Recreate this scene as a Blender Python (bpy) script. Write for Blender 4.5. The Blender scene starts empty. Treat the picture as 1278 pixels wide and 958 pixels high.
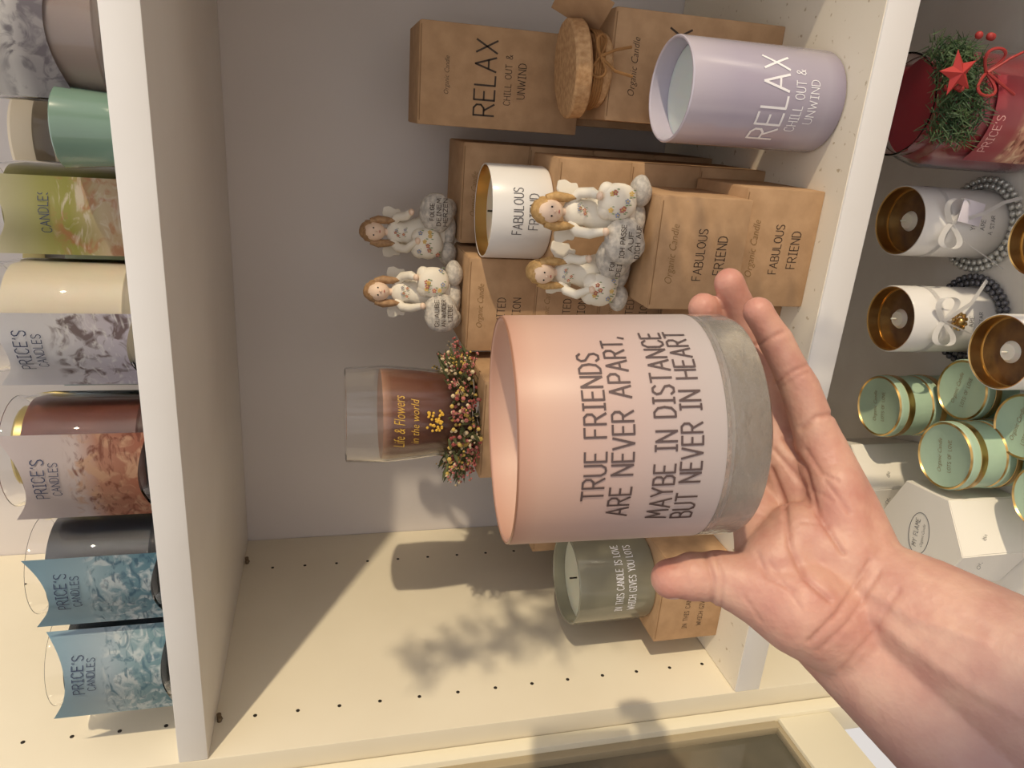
import bpy, bmesh, math, random, time
import numpy as np
from mathutils import Vector, Matrix, noise
T0=time.time()
random.seed(4)
S=bpy.context.scene
S.view_settings.view_transform='Standard'
ZC=1.45
# ---------------------------------------------------------------- helpers
def lin(c):
    out=[]
    for v in c[:3]:
        v=v/255.0
        out.append(v/12.92 if v<=0.04045 else ((v+0.055)/1.055)**2.4)
    return (*out,1.0)
MC={}
def M(name,col,rough=.5,metal=0,trans=0,col2=None,ns=20,bump=0,bs=150,coat=0,sss=0,ior=1.45,thr=(.35,.65),detail=4):
    if name in MC: return MC[name]
    m=bpy.data.materials.new(name); m.use_nodes=True
    nt=m.node_tree; b=nt.nodes['Principled BSDF']
    b.inputs['Base Color'].default_value=lin(col)
    b.inputs['Roughness'].default_value=rough
    b.inputs['Metallic'].default_value=metal
    b.inputs['Transmission Weight'].default_value=trans
    b.inputs['IOR'].default_value=ior
    b.inputs['Coat Weight'].default_value=coat
    b.inputs['Coat Roughness'].default_value=.12
    if sss:
        b.inputs['Subsurface Weight'].default_value=sss
        b.inputs['Subsurface Radius'].default_value=(.01,.004,.002)
        b.inputs['Subsurface Scale'].default_value=.6
    tc=nt.nodes.new('ShaderNodeTexCoord')
    if col2:
        n=nt.nodes.new('ShaderNodeTexNoise'); n.inputs['Scale'].default_value=ns; n.inputs['Detail'].default_value=detail
        nt.links.new(tc.outputs['Object'],n.inputs['Vector'])
        r=nt.nodes.new('ShaderNodeValToRGB'); r.color_ramp.elements[0].position=thr[0]; r.color_ramp.elements[1].position=thr[1]
        r.color_ramp.elements[0].color=lin(col); r.color_ramp.elements[1].color=lin(col2)
        nt.links.new(n.outputs['Fac'],r.inputs['Fac']); nt.links.new(r.outputs['Color'],b.inputs['Base Color'])
    if bump:
        n2=nt.nodes.new('ShaderNodeTexNoise'); n2.inputs['Scale'].default_value=bs; n2.inputs['Detail'].default_value=5
        nt.links.new(tc.outputs['Object'],n2.inputs['Vector'])
        bp=nt.nodes.new('ShaderNodeBump'); bp.inputs['Strength'].default_value=bump; bp.inputs['Distance'].default_value=.002
        nt.links.new(n2.outputs['Fac'],bp.inputs['Height']); nt.links.new(bp.outputs['Normal'],b.inputs['Normal'])
    MC[name]=m; return m
def MZ(name,stops,z0,z1,rough=.3,coat=.3,nmix=0,ncol=(255,255,255),ns=40,ncut=(.5,.58),ncol2=None,crough=.15):
    """vertical colour ramp in object Z between z0,z1, optional picture-like blotches on the lower part"""
    if name in MC: return MC[name]
    m=bpy.data.materials.new(name); m.use_nodes=True
    nt=m.node_tree; b=nt.nodes['Principled BSDF']; L=nt.links.new
    b.inputs['Roughness'].default_value=rough; b.inputs['Coat Weight'].default_value=coat; b.inputs['Coat Roughness'].default_value=crough
    tc=nt.nodes.new('ShaderNodeTexCoord'); sp=nt.nodes.new('ShaderNodeSeparateXYZ'); L(tc.outputs['Object'],sp.inputs[0])
    mr=nt.nodes.new('ShaderNodeMapRange'); mr.inputs['From Min'].default_value=z0; mr.inputs['From Max'].default_value=z1
    L(sp.outputs['Z'],mr.inputs['Value'])
    r=nt.nodes.new('ShaderNodeValToRGB'); e=r.color_ramp.elements
    e[0].position=stops[0][0]; e[0].color=lin(stops[0][1]); e[1].position=stops[-1][0]; e[1].color=lin(stops[-1][1])
    for p,c in stops[1:-1]:
        q=e.new(p); q.color=lin(c)
    L(mr.outputs['Result'],r.inputs['Fac']); out=r.outputs['Color']
    if nmix:
        n=nt.nodes.new('ShaderNodeTexNoise'); n.inputs['Scale'].default_value=ns; n.inputs['Detail'].default_value=10; n.inputs['Distortion'].default_value=1.2; L(tc.outputs['Object'],n.inputs['Vector'])
        r3=nt.nodes.new('ShaderNodeValToRGB'); r3.color_ramp.elements[0].position=ncut[0]; r3.color_ramp.elements[1].position=ncut[1]
        r3.color_ramp.elements[0].color=(nmix,)*3+(1,); r3.color_ramp.elements[1].color=(0,0,0,1)
        L(mr.outputs['Result'],r3.inputs['Fac'])
        lay=[(ncol,.48,.62,n.outputs['Fac'])]
        if ncol2:
            v=nt.nodes.new('ShaderNodeTexNoise'); v.inputs['Scale'].default_value=ns*.7; v.inputs['Detail'].default_value=10; v.inputs['Distortion'].default_value=2
            mp=nt.nodes.new('ShaderNodeMapping'); mp.inputs['Scale'].default_value=(1,1,2.2); mp.inputs['Location'].default_value=(3,1,5); L(tc.outputs['Object'],mp.inputs[0]); L(mp.outputs[0],v.inputs['Vector'])
            lay.append((ncol2,.52,.66,v.outputs['Fac']))
        for c,a,bb,src in lay:
            r2=nt.nodes.new('ShaderNodeValToRGB'); r2.color_ramp.elements[0].position=a; r2.color_ramp.elements[1].position=bb
            L(src,r2.inputs['Fac'])
            mu=nt.nodes.new('ShaderNodeMath'); mu.operation='MULTIPLY'; L(r2.outputs['Color'],mu.inputs[0]); L(r3.outputs['Color'],mu.inputs[1])
            mx=nt.nodes.new('ShaderNodeMixRGB'); L(mu.outputs[0],mx.inputs['Fac']); L(out,mx.inputs['Color1']); mx.inputs['Color2'].default_value=lin(c)
            out=mx.outputs['Color']
    L(out,b.inputs['Base Color']); MC[name]=m; return m
def add(name,me,mat=None,parent=None,loc=(0,0,0),rot=(0,0,0),smooth=35):
    ob=bpy.data.objects.new(name,me); S.collection.objects.link(ob)
    ob.location=loc; ob.rotation_euler=rot
    if parent: ob.parent=parent
    if mat: 
        me.materials.clear(); me.materials.append(mat)
    if smooth and len(me.polygons):
        me.polygons.foreach_set('use_smooth',[True]*len(me.polygons))
        if smooth<170: me.set_sharp_from_angle(angle=math.radians(smooth))
    return ob
def group(name,loc=(0,0,0),rz=0,mat=None):
    e=bpy.data.objects.new(name,None); S.collection.objects.link(e); e.empty_display_size=.02
    if mat is not None: e.matrix_world=mat
    else:
        e.location=loc; e.rotation_euler=(0,0,rz)
    return e
def bmm(bm,name='m'):
    me=bpy.data.meshes.new(name); bmesh.ops.recalc_face_normals(bm,faces=bm.faces); bm.to_mesh(me); bm.free(); return me
def box_me(x0,x1,y0,y1,z0,z1,bev=.0015,seg=2):
    bm=bmesh.new(); bmesh.ops.create_cube(bm,size=1)
    for v in bm.verts:
        v.co=Vector(((x0+x1)/2+v.co.x*(x1-x0),(y0+y1)/2+v.co.y*(y1-y0),(z0+z1)/2+v.co.z*(z1-z0)))
    if bev: bmesh.ops.bevel(bm,geom=list(bm.edges),offset=bev,segments=seg,affect='EDGES',profile=.5)
    return bmm(bm)
def lathe(prof,segs=72):
    bm=bmesh.new(); rings=[]
    for r,z in prof:
        if r<1e-6: rings.append([bm.verts.new((0,0,z))])
        else: rings.append([bm.verts.new((r*math.cos(2*math.pi*i/segs),r*math.sin(2*math.pi*i/segs),z)) for i in range(segs)])
    for A,B in zip(rings,rings[1:]):
        for i in range(segs):
            j=(i+1)%segs
            if len(A)==1 and len(B)==1: continue
            if len(A)==1: bm.faces.new((A[0],B[i],B[j]))
            elif len(B)==1: bm.faces.new((A[i],A[j],B[0]))
            else: bm.faces.new((A[i],A[j],B[j],B[i]))
    return bmm(bm)
ICO={}
def ico(sub):
    if sub not in ICO:
        b=bmesh.new(); bmesh.ops.create_icosphere(b,subdivisions=sub,radius=1); b.verts.ensure_lookup_table()
        ICO[sub]=(np.array([v.co[:] for v in b.verts]),np.array([[v.index for v in f.verts] for f in b.faces])); b.free()
    return ICO[sub]
def sph(bm,c,r,sub=2,sc=(1,1,1)):
    V,F=ico(sub); P=V*(np.array(sc)*r)+np.array(c)
    vs=[bm.verts.new(p) for p in P.tolist()]
    for f in F.tolist(): bm.faces.new((vs[f[0]],vs[f[1]],vs[f[2]]))
    return vs
def tube(bm,pts,rad,n=8,close=False):
    pts=[Vector(p) for p in pts]; rings=[]
    N=len(pts)
    for i,p in enumerate(pts):
        t=(pts[(i+1)%N]-pts[i-1]) if close else (pts[min(i+1,N-1)]-pts[max(i-1,0)])
        t.normalize()
        a=t.orthogonal() if i==0 else (prev-t*prev.dot(t)); a.normalize(); prev=a.copy(); b=t.cross(a)
        r=rad[i] if isinstance(rad,(list,tuple)) else rad
        rings.append([bm.verts.new(p+a*r*math.cos(2*math.pi*k/n)+b*r*math.sin(2*math.pi*k/n)) for k in range(n)])
    for i in range(N if close else N-1):
        A=rings[i];B=rings[(i+1)%N]
        for k in range(n): bm.faces.new((A[k],A[(k+1)%n],B[(k+1)%n],B[k]))
    if not close:
        bm.faces.new(rings[0]); bm.faces.new(rings[-1])
# hand-lettered single-stroke capitals
_c=[(.5,.83),(.36,1),(.16,1),(0,.8),(0,.2),(.16,0),(.36,0),(.5,.17)]
GL={'A':(.62,[[(0,0),(.31,1),(.62,0)],[(.11,.36),(.51,.36)]]),
'B':(.5,[[(0,0),(0,1),(.33,1),(.45,.86),(.45,.66),(.33,.53),(0,.53)],[(.33,.53),(.5,.4),(.5,.14),(.38,0),(0,0)]]),
'C':(.5,[_c]),'D':(.52,[[(0,0),(0,1),(.25,1),(.46,.82),(.52,.5),(.46,.18),(.25,0),(0,0)]]),
'E':(.46,[[(.46,1),(0,1),(0,0),(.46,0)],[(0,.52),(.38,.52)]]),'F':(.44,[[(.44,1),(0,1),(0,0)],[(0,.52),(.36,.52)]]),
'G':(.52,[_c+[(.52,.42),(.3,.42)]]),'H':(.52,[[(0,0),(0,1)],[(.52,0),(.52,1)],[(0,.5),(.52,.5)]]),
'I':(.3,[[(.15,0),(.15,1)],[(0,1),(.3,1)],[(0,0),(.3,0)]]),'J':(.4,[[(.4,1),(.4,.2),(.26,0),(.1,0),(0,.16)]]),
'K':(.5,[[(0,0),(0,1)],[(.48,1),(0,.42)],[(.14,.58),(.5,0)]]),'L':(.42,[[(0,1),(0,0),(.42,0)]]),
'M':(.66,[[(0,0),(.08,1),(.33,.35),(.58,1),(.66,0)]]),'N':(.54,[[(0,0),(0,1),(.54,0),(.54,1)]]),
'O':(.56,[[(.28,1),(.1,.9),(0,.66),(0,.34),(.1,.1),(.28,0),(.46,.1),(.56,.34),(.56,.66),(.46,.9),(.28,1)]]),
'P':(.48,[[(0,0),(0,1),(.33,1),(.48,.86),(.48,.62),(.33,.48),(0,.48)]]),
'R':(.5,[[(0,0),(0,1),(.33,1),(.48,.86),(.48,.64),(.33,.5),(0,.5)],[(.22,.5),(.52,0)]]),
'S':(.46,[[(.45,.86),(.32,1),(.13,1),(0,.84),(.04,.64),(.42,.4),(.46,.18),(.33,0),(.12,0),(0,.14)]]),
'T':(.52,[[(0,1),(.52,1)],[(.26,1),(.26,0)]]),'U':(.52,[[(0,1),(0,.22),(.12,.03),(.26,0),(.4,.03),(.52,.22),(.52,1)]]),
'V':(.56,[[(0,1),(.28,0),(.56,1)]]),'W':(.74,[[(0,1),(.18,0),(.37,.75),(.56,0),(.74,1)]]),
'X':(.54,[[(0,1),(.54,0)],[(.54,1),(0,0)]]),'Y':(.54,[[(0,1),(.27,.48),(.54,1)],[(.27,.48),(.27,0)]]),
'Z':(.5,[[(0,1),(.5,1),(0,0),(.5,0)]]),'&':(.56,[[(.56,0),(.1,.74),(.14,.94),(.28,1),(.42,.86),(.36,.68),(.05,.36),(.02,.12),(.18,0),(.36,.05),(.56,.42)]]),
',':(.12,[[(.1,.1),(.0,-.16)]]),"'":(.1,[[(.06,1),(.03,.8)]]),' ':(.34,[])}
def text_me(s,width,height=None,sw=.085):
    if s.upper()!=s:
        cu=bpy.data.curves.new('t','FONT'); cu.body=s; cu.align_x='CENTER'; cu.resolution_u=2; cu.shear=.3; cu.offset=-.012
        ob=bpy.data.objects.new('t',cu); S.collection.objects.link(ob)
        bpy.context.view_layer.update()
        me=bpy.data.meshes.new_from_object(ob.evaluated_get(bpy.context.evaluated_depsgraph_get()))
        bpy.data.objects.remove(ob)
        xs=[v.co.x for v in me.vertices]; ys=[v.co.y for v in me.vertices]
        w=max(xs)-min(xs); h=max(ys)-min(ys); cx=(max(xs)+min(xs))/2; cy=(max(ys)+min(ys))/2
        k=width/w; ky=(height/h) if height else k*1.25
        for v in me.vertices: v.co=Vector(((v.co.x-cx)*k,(v.co.y-cy)*ky,0))
        return me
    tot=sum(GL[c][0]+.2 for c in s)-.2; kx=width/tot; ky=height if height else kx
    V=[];F=[]; x=-width/2; hw=ky*sw/2; rnd=random.Random(len(s)*7)
    for c in s:
        w,pls=GL[c]; jy=rnd.uniform(-.02,.02)
        for pl in pls:
            P=[Vector((x+a*kx,(b-.5+jy)*ky)) for a,b in pl]
            for A,B in zip(P,P[1:]):
                d=B-A; L=d.length
                if L<1e-7: continue
                d/=L; nrm=Vector((-d.y,d.x))*hw; A2=A-d*hw*.6; B2=B+d*hw*.6; n=max(1,int(abs(B2.x-A2.x)/.003)+1)
                i0=len(V)
                for i in range(n+1):
                    q=A2.lerp(B2,i/n); V+= [(q.x-nrm.x,q.y-nrm.y,0),(q.x+nrm.x,q.y+nrm.y,0)]
                for i in range(n): F.append((i0+2*i,i0+2*i+2,i0+2*i+3,i0+2*i+1))
        x+=(w+.2)*kx
    me=bpy.data.meshes.new('t'); me.from_pydata(V,[],F); return me
def text_front(s,width,x,z,y,mat,parent,height=None,name='printed_text',sw=.085):
    me=text_me(s,width,height,sw)
    for v in me.vertices: v.co=Vector((x+v.co.x,y,z+v.co.y))
    return add(name,me,mat,parent,smooth=0)
def text_cyl(s,width,R,z,mat,parent,height=None,phi=-90,name='printed_text',sw=.085):
    me=text_me(s,width,height,sw)
    for v in me.vertices:
        a=math.radians(phi)+v.co.x/R
        v.co=Vector(((R+.0004)*math.cos(a),(R+.0004)*math.sin(a),z+v.co.y))
    return add(name,me,mat,parent,smooth=0)
def text_top(s,width,y,z,mat,parent,height=None):
    me=text_me(s,width,height)
    for v in me.vertices: v.co=Vector((v.co.x,v.co.y+y,z))
    return add('printed_text',me,mat,parent,smooth=0)
# ---------------------------------------------------------------- materials
wallM=M('wall_paint_offwhite',(216,209,206),.6,col2=(209,202,199),ns=3,bump=.05,bs=60)
panelM=M('panel_laminate_cream',(230,221,199),.45,col2=(222,212,189),ns=4)
shelfM=M('shelf_laminate_white',(236,233,229),.4,col2=(229,225,220),ns=6)
topM=M('shelf_top_dusty',(238,229,210),.5,col2=(196,180,150),ns=120,thr=(.655,.71),detail=6)
kraft=M('kraft_cardboard',(188,152,115),.8,col2=(175,140,104),ns=60,bump=.08,bs=500)
kraftD=M('kraft_edge',(140,108,74),.8)
ink=M('ink_dark_brown',(66,52,42),.6); inkG=M('ink_gold',(140,108,62),.5)
white=M('ceramic_white',(236,233,229),.35,coat=.3)
gold=M('gold_metal',(205,168,105),.28,metal=1)
waxW=M('wax_white',(245,238,222),.5,sss=.2)
glass=M('clear_glass',(255,255,255),.02,trans=1,ior=1.3)
dark=M('dark_hole',(40,34,28),.8)
cork=M('cork',(204,164,120),.85,col2=(176,134,92),ns=200,bump=.4,bs=300)
twine=M('jute_twine',(160,116,70),.9,bump=.5,bs=800)
# ---------------------------------------------------------------- room shell / shelving
XL,XR,YF,YB=-.59,.30,.573,.957
ZU0,ZU1,ZL0,ZL1,ZB=.117,.143,-.472,-.441,-.72
add('wall_back',box_me(-.66,.36,YB+.001,YB+.03,-1.45,.95,0),wallM)
def panel(name,x0,x1,y0=YF):
    g=group(name)
    add('board',box_me(x0,x1,y0,YB,ZB,.95,.001),panelM,g)
    return g
pl=panel('wall_left',XL-.03,XL)
bm=bmesh.new()
for y in (.622,.885):
    z=-.425
    while z<.5:
        if not(ZU0-.005<z<ZU1+.005):
            tube(bm,[(XL-.001,y,z),(XL+.0003,y,z)],.0020,14)
        z+=.042
add('pin_holes',bmm(bm),dark,pl)
bm=bmesh.new()
for y in (.62,.90):
    tube(bm,[(XL-.001,y,ZU0-.004),(XL+.009,y,ZU0-.004)],.0024,10); sph(bm,(XL+.003,y,ZU0-.0045),.0032,1)
add('shelf_pins',bmm(bm),M('pin_metal',(120,105,85),.4,metal=.8),pl)
panel('wall_right',XR,XR+.03)
add('shelf_upper',box_me(XL,XR,YF,YB,ZU0,ZU1,.0012),shelfM)
g=group('shelf_lower'); add('board',box_me(XL,XR,YF,YB,ZL0,ZL1-.0008,.0012),shelfM,g)
add('dusty_top',box_me(XL+.001,XR-.001,YF+.002,YB-.001,ZL1-.0009,ZL1,0),topM,g)
g=group('base_cabinet')
add('countertop',box_me(-.62,.84,.33,YB,ZB-.03,ZB,.003),M('counter_white',(234,230,222),.35,col2=(224,218,209),ns=12),g)
add('carcass',box_me(-.615,.83,.36,YB,-1.45,ZB-.03,.002),panelM,g)
for i in range(3):
    x=-.61+i*.48
    add('door_front',box_me(x,x+.465,.342,.36,-1.40,ZB-.05,.003),shelfM,g)
    add('door_knob',lathe([(0,.0),(.006,0),(.005,.012),(.012,.018),(.012,.024),(0,.027)],24),gold,g,(x+.43,.342,-.95),(math.pi/2,0,0))
add('floor',box_me(-2.2,2.4,-2.5,1.1,-1.49,-1.45,0),M('floor_wood',(150,122,94),.5,col2=(125,98,72),ns=8))
add('sun_blocker_pillar',box_me(.86,1.20,-.86,-.50,-1.45,.95,.004),wallM)  # unseen pillar, added to block the sun from the forearm
# window to the left, in the plane running toward the viewer
g=group('window_1')
fr=M('window_frame_white',(230,222,198),.4)
XW=-.622
add('jamb',box_me(XW-.03,XW+.008,.556,.5725,-1.0,.95,.0015),fr,g)
add('bead',box_me(XW-.01,XW+.001,.546,.556,-.489,.95,.001),M('frame_grey',(168,154,126),.5),g)
add('sill_rail',box_me(XW-.03,XW+.004,-.6,.556,-.56,-.492,.002),fr,g)
add('sill_bead',box_me(XW-.01,XW+.0,-.6,.556,-.492,-.486,.001),M('frame_grey',(176,160,130),.5),g)
add('far_jamb',box_me(XW-.03,XW+.008,-.66,-.6,-1.0,.95,.0015),fr,g)
wg=M('window_dark_glass',(88,84,72),.06,col2=(138,126,104),ns=3.5,coat=.5)
add('pane',box_me(XW-.012,XW-.008,-.6,.55,-.49,.95,0),wg,g)
add('wall_below_window',box_me(XW-.04,XW-.001,-.66,.328,-1.45,-.56,0),wallM)
# ---------------------------------------------------------------- kraft boxes
def kbox(x0,x1,y0,y1,z0,z1,lines=(),name='candle_box'):
    e=group(name,((x0+x1)/2,(y0+y1)/2,z0)); w=(x1-x0)/2; d=(y1-y0)/2; h=z1-z0
    add('carton',box_me(-w,w,-d,d,0,h-.0006,.0012),kraft,e)
    add('lid_flap',box_me(-w+.001,w-.001,-d+.0005,d-.0005,h-.0008,h,.0003),kraft,e)
    add('tuck_slot',box_me(-w+.004,w-.004,-d-.0002,-d+.0005,h-.0022,h-.0014,0),kraftD,e)
    for s,wd,x,z,m in lines: text_front(s,wd,x,h*z,-d-.0003,m,e)
    return e
relax=[('Organic Candle',.036,-.0,.83,ink),('RELAX',.072,0,.60,ink),('CHILL OUT &',.048,-.0,.46,ink),('UNWIND',.034,0,.375,ink)]
kbox(.007,.107,.715,.812,ZL1,-.262,[('Organic Candle',.052,.0,.86,ink),('RELAX',.074,0,.62,ink),('CHILL OUT &',.050,0,.48,ink),('UNWIND',.038,0,.39,ink)])
kbox(.0,.1,.815,.912,ZL1,-.262,relax)
kbox(-.010,.088,.80,.893,-.262,-.090,relax)
ff=[('Organic Candle',.052,.0,.80,inkG),('FABULOUS',.045,.0,.50,ink),('FRIEND',.034,.0,.27,ink)]
le=[('Organic Candle',.048,.0,.80,inkG),('LIMITED',.038,-.01,.50,ink),('EDITION',.038,-.01,.27,ink)]
ZT=-.275
kbox(-.148,-.04,.60,.698,ZL1,-.362,ff); kbox(-.149,-.05,.588,.686,-.362,ZT,ff)
kbox(-.262,-.155,.63,.73,ZL1,-.36,ff)
HB=.0745
for i in range(3): kbox(-.135,-.03,.703,.80,ZL1+HB*i,ZL1+HB*(i+1),ff)
for i in range(4):
    kbox(-.24,-.138,.75,.85,ZL1+HB*i,ZL1+HB*(i+1),le)
    kbox(-.134,-.025,.82,.92,ZL1+HB*i,ZL1+HB*(i+1),le)
    kbox(-.36,-.25,.68,.78,ZL1+.07225*i,ZL1+.07225*(i+1),le)
kbox(-.556,-.445,.629,.735,ZL1,-.36,[('IN THIS CANDLE IS LOVE',.08,0,.55,ink),('WHICH GIVES YOU LOTS',.075,0,.33,ink)])
for i in range(2): kbox(-.51,-.41,.76,.86,ZL1+.098*i,ZL1+.098*(i+1),le)
# ---------------------------------------------------------------- cups / candles
def cup(R,H,t=.0025,b=.01,taper=0):
    R0=R*(1-taper)
    return [(0,0),(R0-.004,0),(R0-.0012,.0012),(R0,.004),(R,H-.001),(R-t*.3,H),(R-t*.7,H),(R-t,H-.001),(R0-t,b+.003),(R0-t-.003,b),(0,b)]
g=group('lavender_glass_candle',(.036,.642,ZL1),math.radians(-3))
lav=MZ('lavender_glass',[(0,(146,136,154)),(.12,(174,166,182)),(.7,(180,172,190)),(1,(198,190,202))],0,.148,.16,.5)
RL=.0445
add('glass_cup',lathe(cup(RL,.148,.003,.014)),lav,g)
add('wax_fill',lathe([(0,.02),(RL-.0035,.02),(RL-.0035,.130),(RL-.010,.1315),(0,.131)]),M('wax_blue_white',(222,232,228),.5,sss=.2),g)
inkW=M('ink_white',(250,248,250),.4)
text_cyl('RELAX',.074,RL,.070,inkW,g,height=.024); text_cyl('CHILL OUT &',.052,RL,.047,inkW,g,height=.009); text_cyl('UNWIND',.036,RL,.033,inkW,g,height=.008)
g=group('white_glass_candle',(-.089,.752,ZL1+3*HB),math.radians(8))
add('glass_cup',lathe(cup(.0475,.063,.002,.006)),white,g)
add('gilded_lining',lathe([(0,.0455),(.045,.0455),(.0453,.0622),(.0461,.0628)]),gold,g)
add('wax_fill',lathe([(0,.04),(.045,.04),(.045,.050),(0,.0505)]),waxW,g)
add('wick',lathe([(0,.046),(.001,.046),(.001,.058),(0,.058)],8),dark,g)
inkS=M('ink_slate',(86,84,88),.5)
text_cyl('FABULOUS',.046,.0475,.037,inkS,g,height=.0095); text_cyl('FRIEND',.035,.0475,.021,inkS,g,height=.0095)
g=group('sage_glass_candle',(-.503,.690,-.36),math.radians(30))
sage=M('sage_glass',(134,131,113),.15,coat=.4)
add('glass_cup',lathe(cup(.052,.093,.003,.012)),sage,g)
add('wax_fill',lathe([(0,.02),(.0488,.02),(.0488,.078),(0,.079)]),M('wax_cream_green',(220,220,200),.5,sss=.2),g)
add('wick',lathe([(0,.078),(.001,.078),(.001,.088),(0,.088)],8),dark,g)
text_cyl('IN THIS CANDLE IS LOVE',.080,.052,.045,inkW,g,height=.0085); text_cyl('WHICH GIVES YOU LOTS',.078,.052,.030,inkW,g,height=.0085)
# held candle
axd=Vector((.043,-.095,-.994)).normalized(); rim=Vector((-.128,.287,-.073)); base=rim+axd*.104
zz=-axd; yy=Vector((-.408,.913,0)); yy=(yy-zz*yy.dot(zz)).normalized(); xx=yy.cross(zz)
hm=Matrix.Translation(base)@Matrix(((xx.x,yy.x,zz.x),(xx.y,yy.y,zz.y),(xx.z,yy.z,zz.z))).to_4x4()
g=group('blush_glass_candle',mat=hm)
blush=MZ('blush_glass',[(0,(188,180,178)),(.25,(188,172,168)),(.6,(190,162,152)),(.9,(198,160,140)),(1,(190,144,122))],.016,.104,.5,.2,crough=.35)  # warm top stands for light through the glass, painted as a colour ramp
add('painted_glass',lathe([(0,.0165),(.046,.0165),(.0485,.018),(.05,.022),(.05,.1028),(.0495,.1037),(.0487,.104),(.0478,.1037),(.0472,.1028),(.0472,.03),(.044,.026),(0,.026)],96),blush,g)
add('rim_line',lathe([(.0485,.1038),(.0492,.1043),(.0499,.1038)],96),M('rim_brown',(150,104,78),.3),g)
add('wax_fill',lathe([(0,.03),(.047,.03),(.047,.082),(0,.083)]),waxW,g)
tg=M('thick_base_glass',(222,216,208),.06,trans=.78,ior=1.45,bump=.9,bs=75)
add('clear_glass_base',lathe([(0,.0),(.040,0),(.046,.0006),(.0488,.0025),(.05,.006),(.05,.0215),(.0482,.0176),(.0455,.0162),(0,.0162)],96),tg,g)
inkB=M('ink_bronze',(96,80,78),.4,metal=.3)
for s,w_,z_,h_ in (('TRUE FRIENDS',.0605,.0745,.0085),('ARE NEVER APART,',.079,.0635,.0085),('MAYBE IN DISTANCE',.084,.0465,.0085),('BUT NEVER IN HEART',.085,.0360,.0085)):
    text_cyl(s,w_,.05,z_,inkB,g,height=h_,sw=.10)
# ---------------------------------------------------------------- cork lid
g=group('cork_jar_lid',(.052,.738,-.262))
add('lower_plug',lathe([(0,0),(.032,0),(.034,.002),(.034,.016),(.032,.018),(0,.018)],48),cork,g)
add('upper_disc',lathe([(0,0),(.043,0),(.045,.002),(.045,.014),(.043,.016),(0,.016)],48),cork,g,(0,0,.0215),(math.radians(-3),math.radians(-5),0))
bm=bmesh.new()
for k in range(4):
    tube(bm,[(.0355*math.cos(a),.0355*math.sin(a),.010+.0025*k+.001*math.sin(3*a)) for a in [2*math.pi*i/40 for i in range(40)]],.0014,6,True)
for s in (-1,1):
    tube(bm,[(s*.018*math.sin(t)+0.01,-.038-.004*math.sin(2*t),.016+.011*math.sin(t)*math.cos(t)*s) for t in [math.pi*i/20 for i in range(21)]],.0014,6)
tube(bm,[(.01,-.039,.016),(.016,-.044,.004),(.02,-.042,-.012)],.0014,6); tube(bm,[(.01,-.039,.016),(-.002,-.044,.002),(-.005,-.043,-.016)],.0014,6)
add('twine_bow',bmm(bm),twine,g)
add('kraft_tag',box_me(-.001,.0,-.024,.024,-.012,.038,.0003),kraft,g,(.048,-.020,.020),(0,.5,.5))
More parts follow.
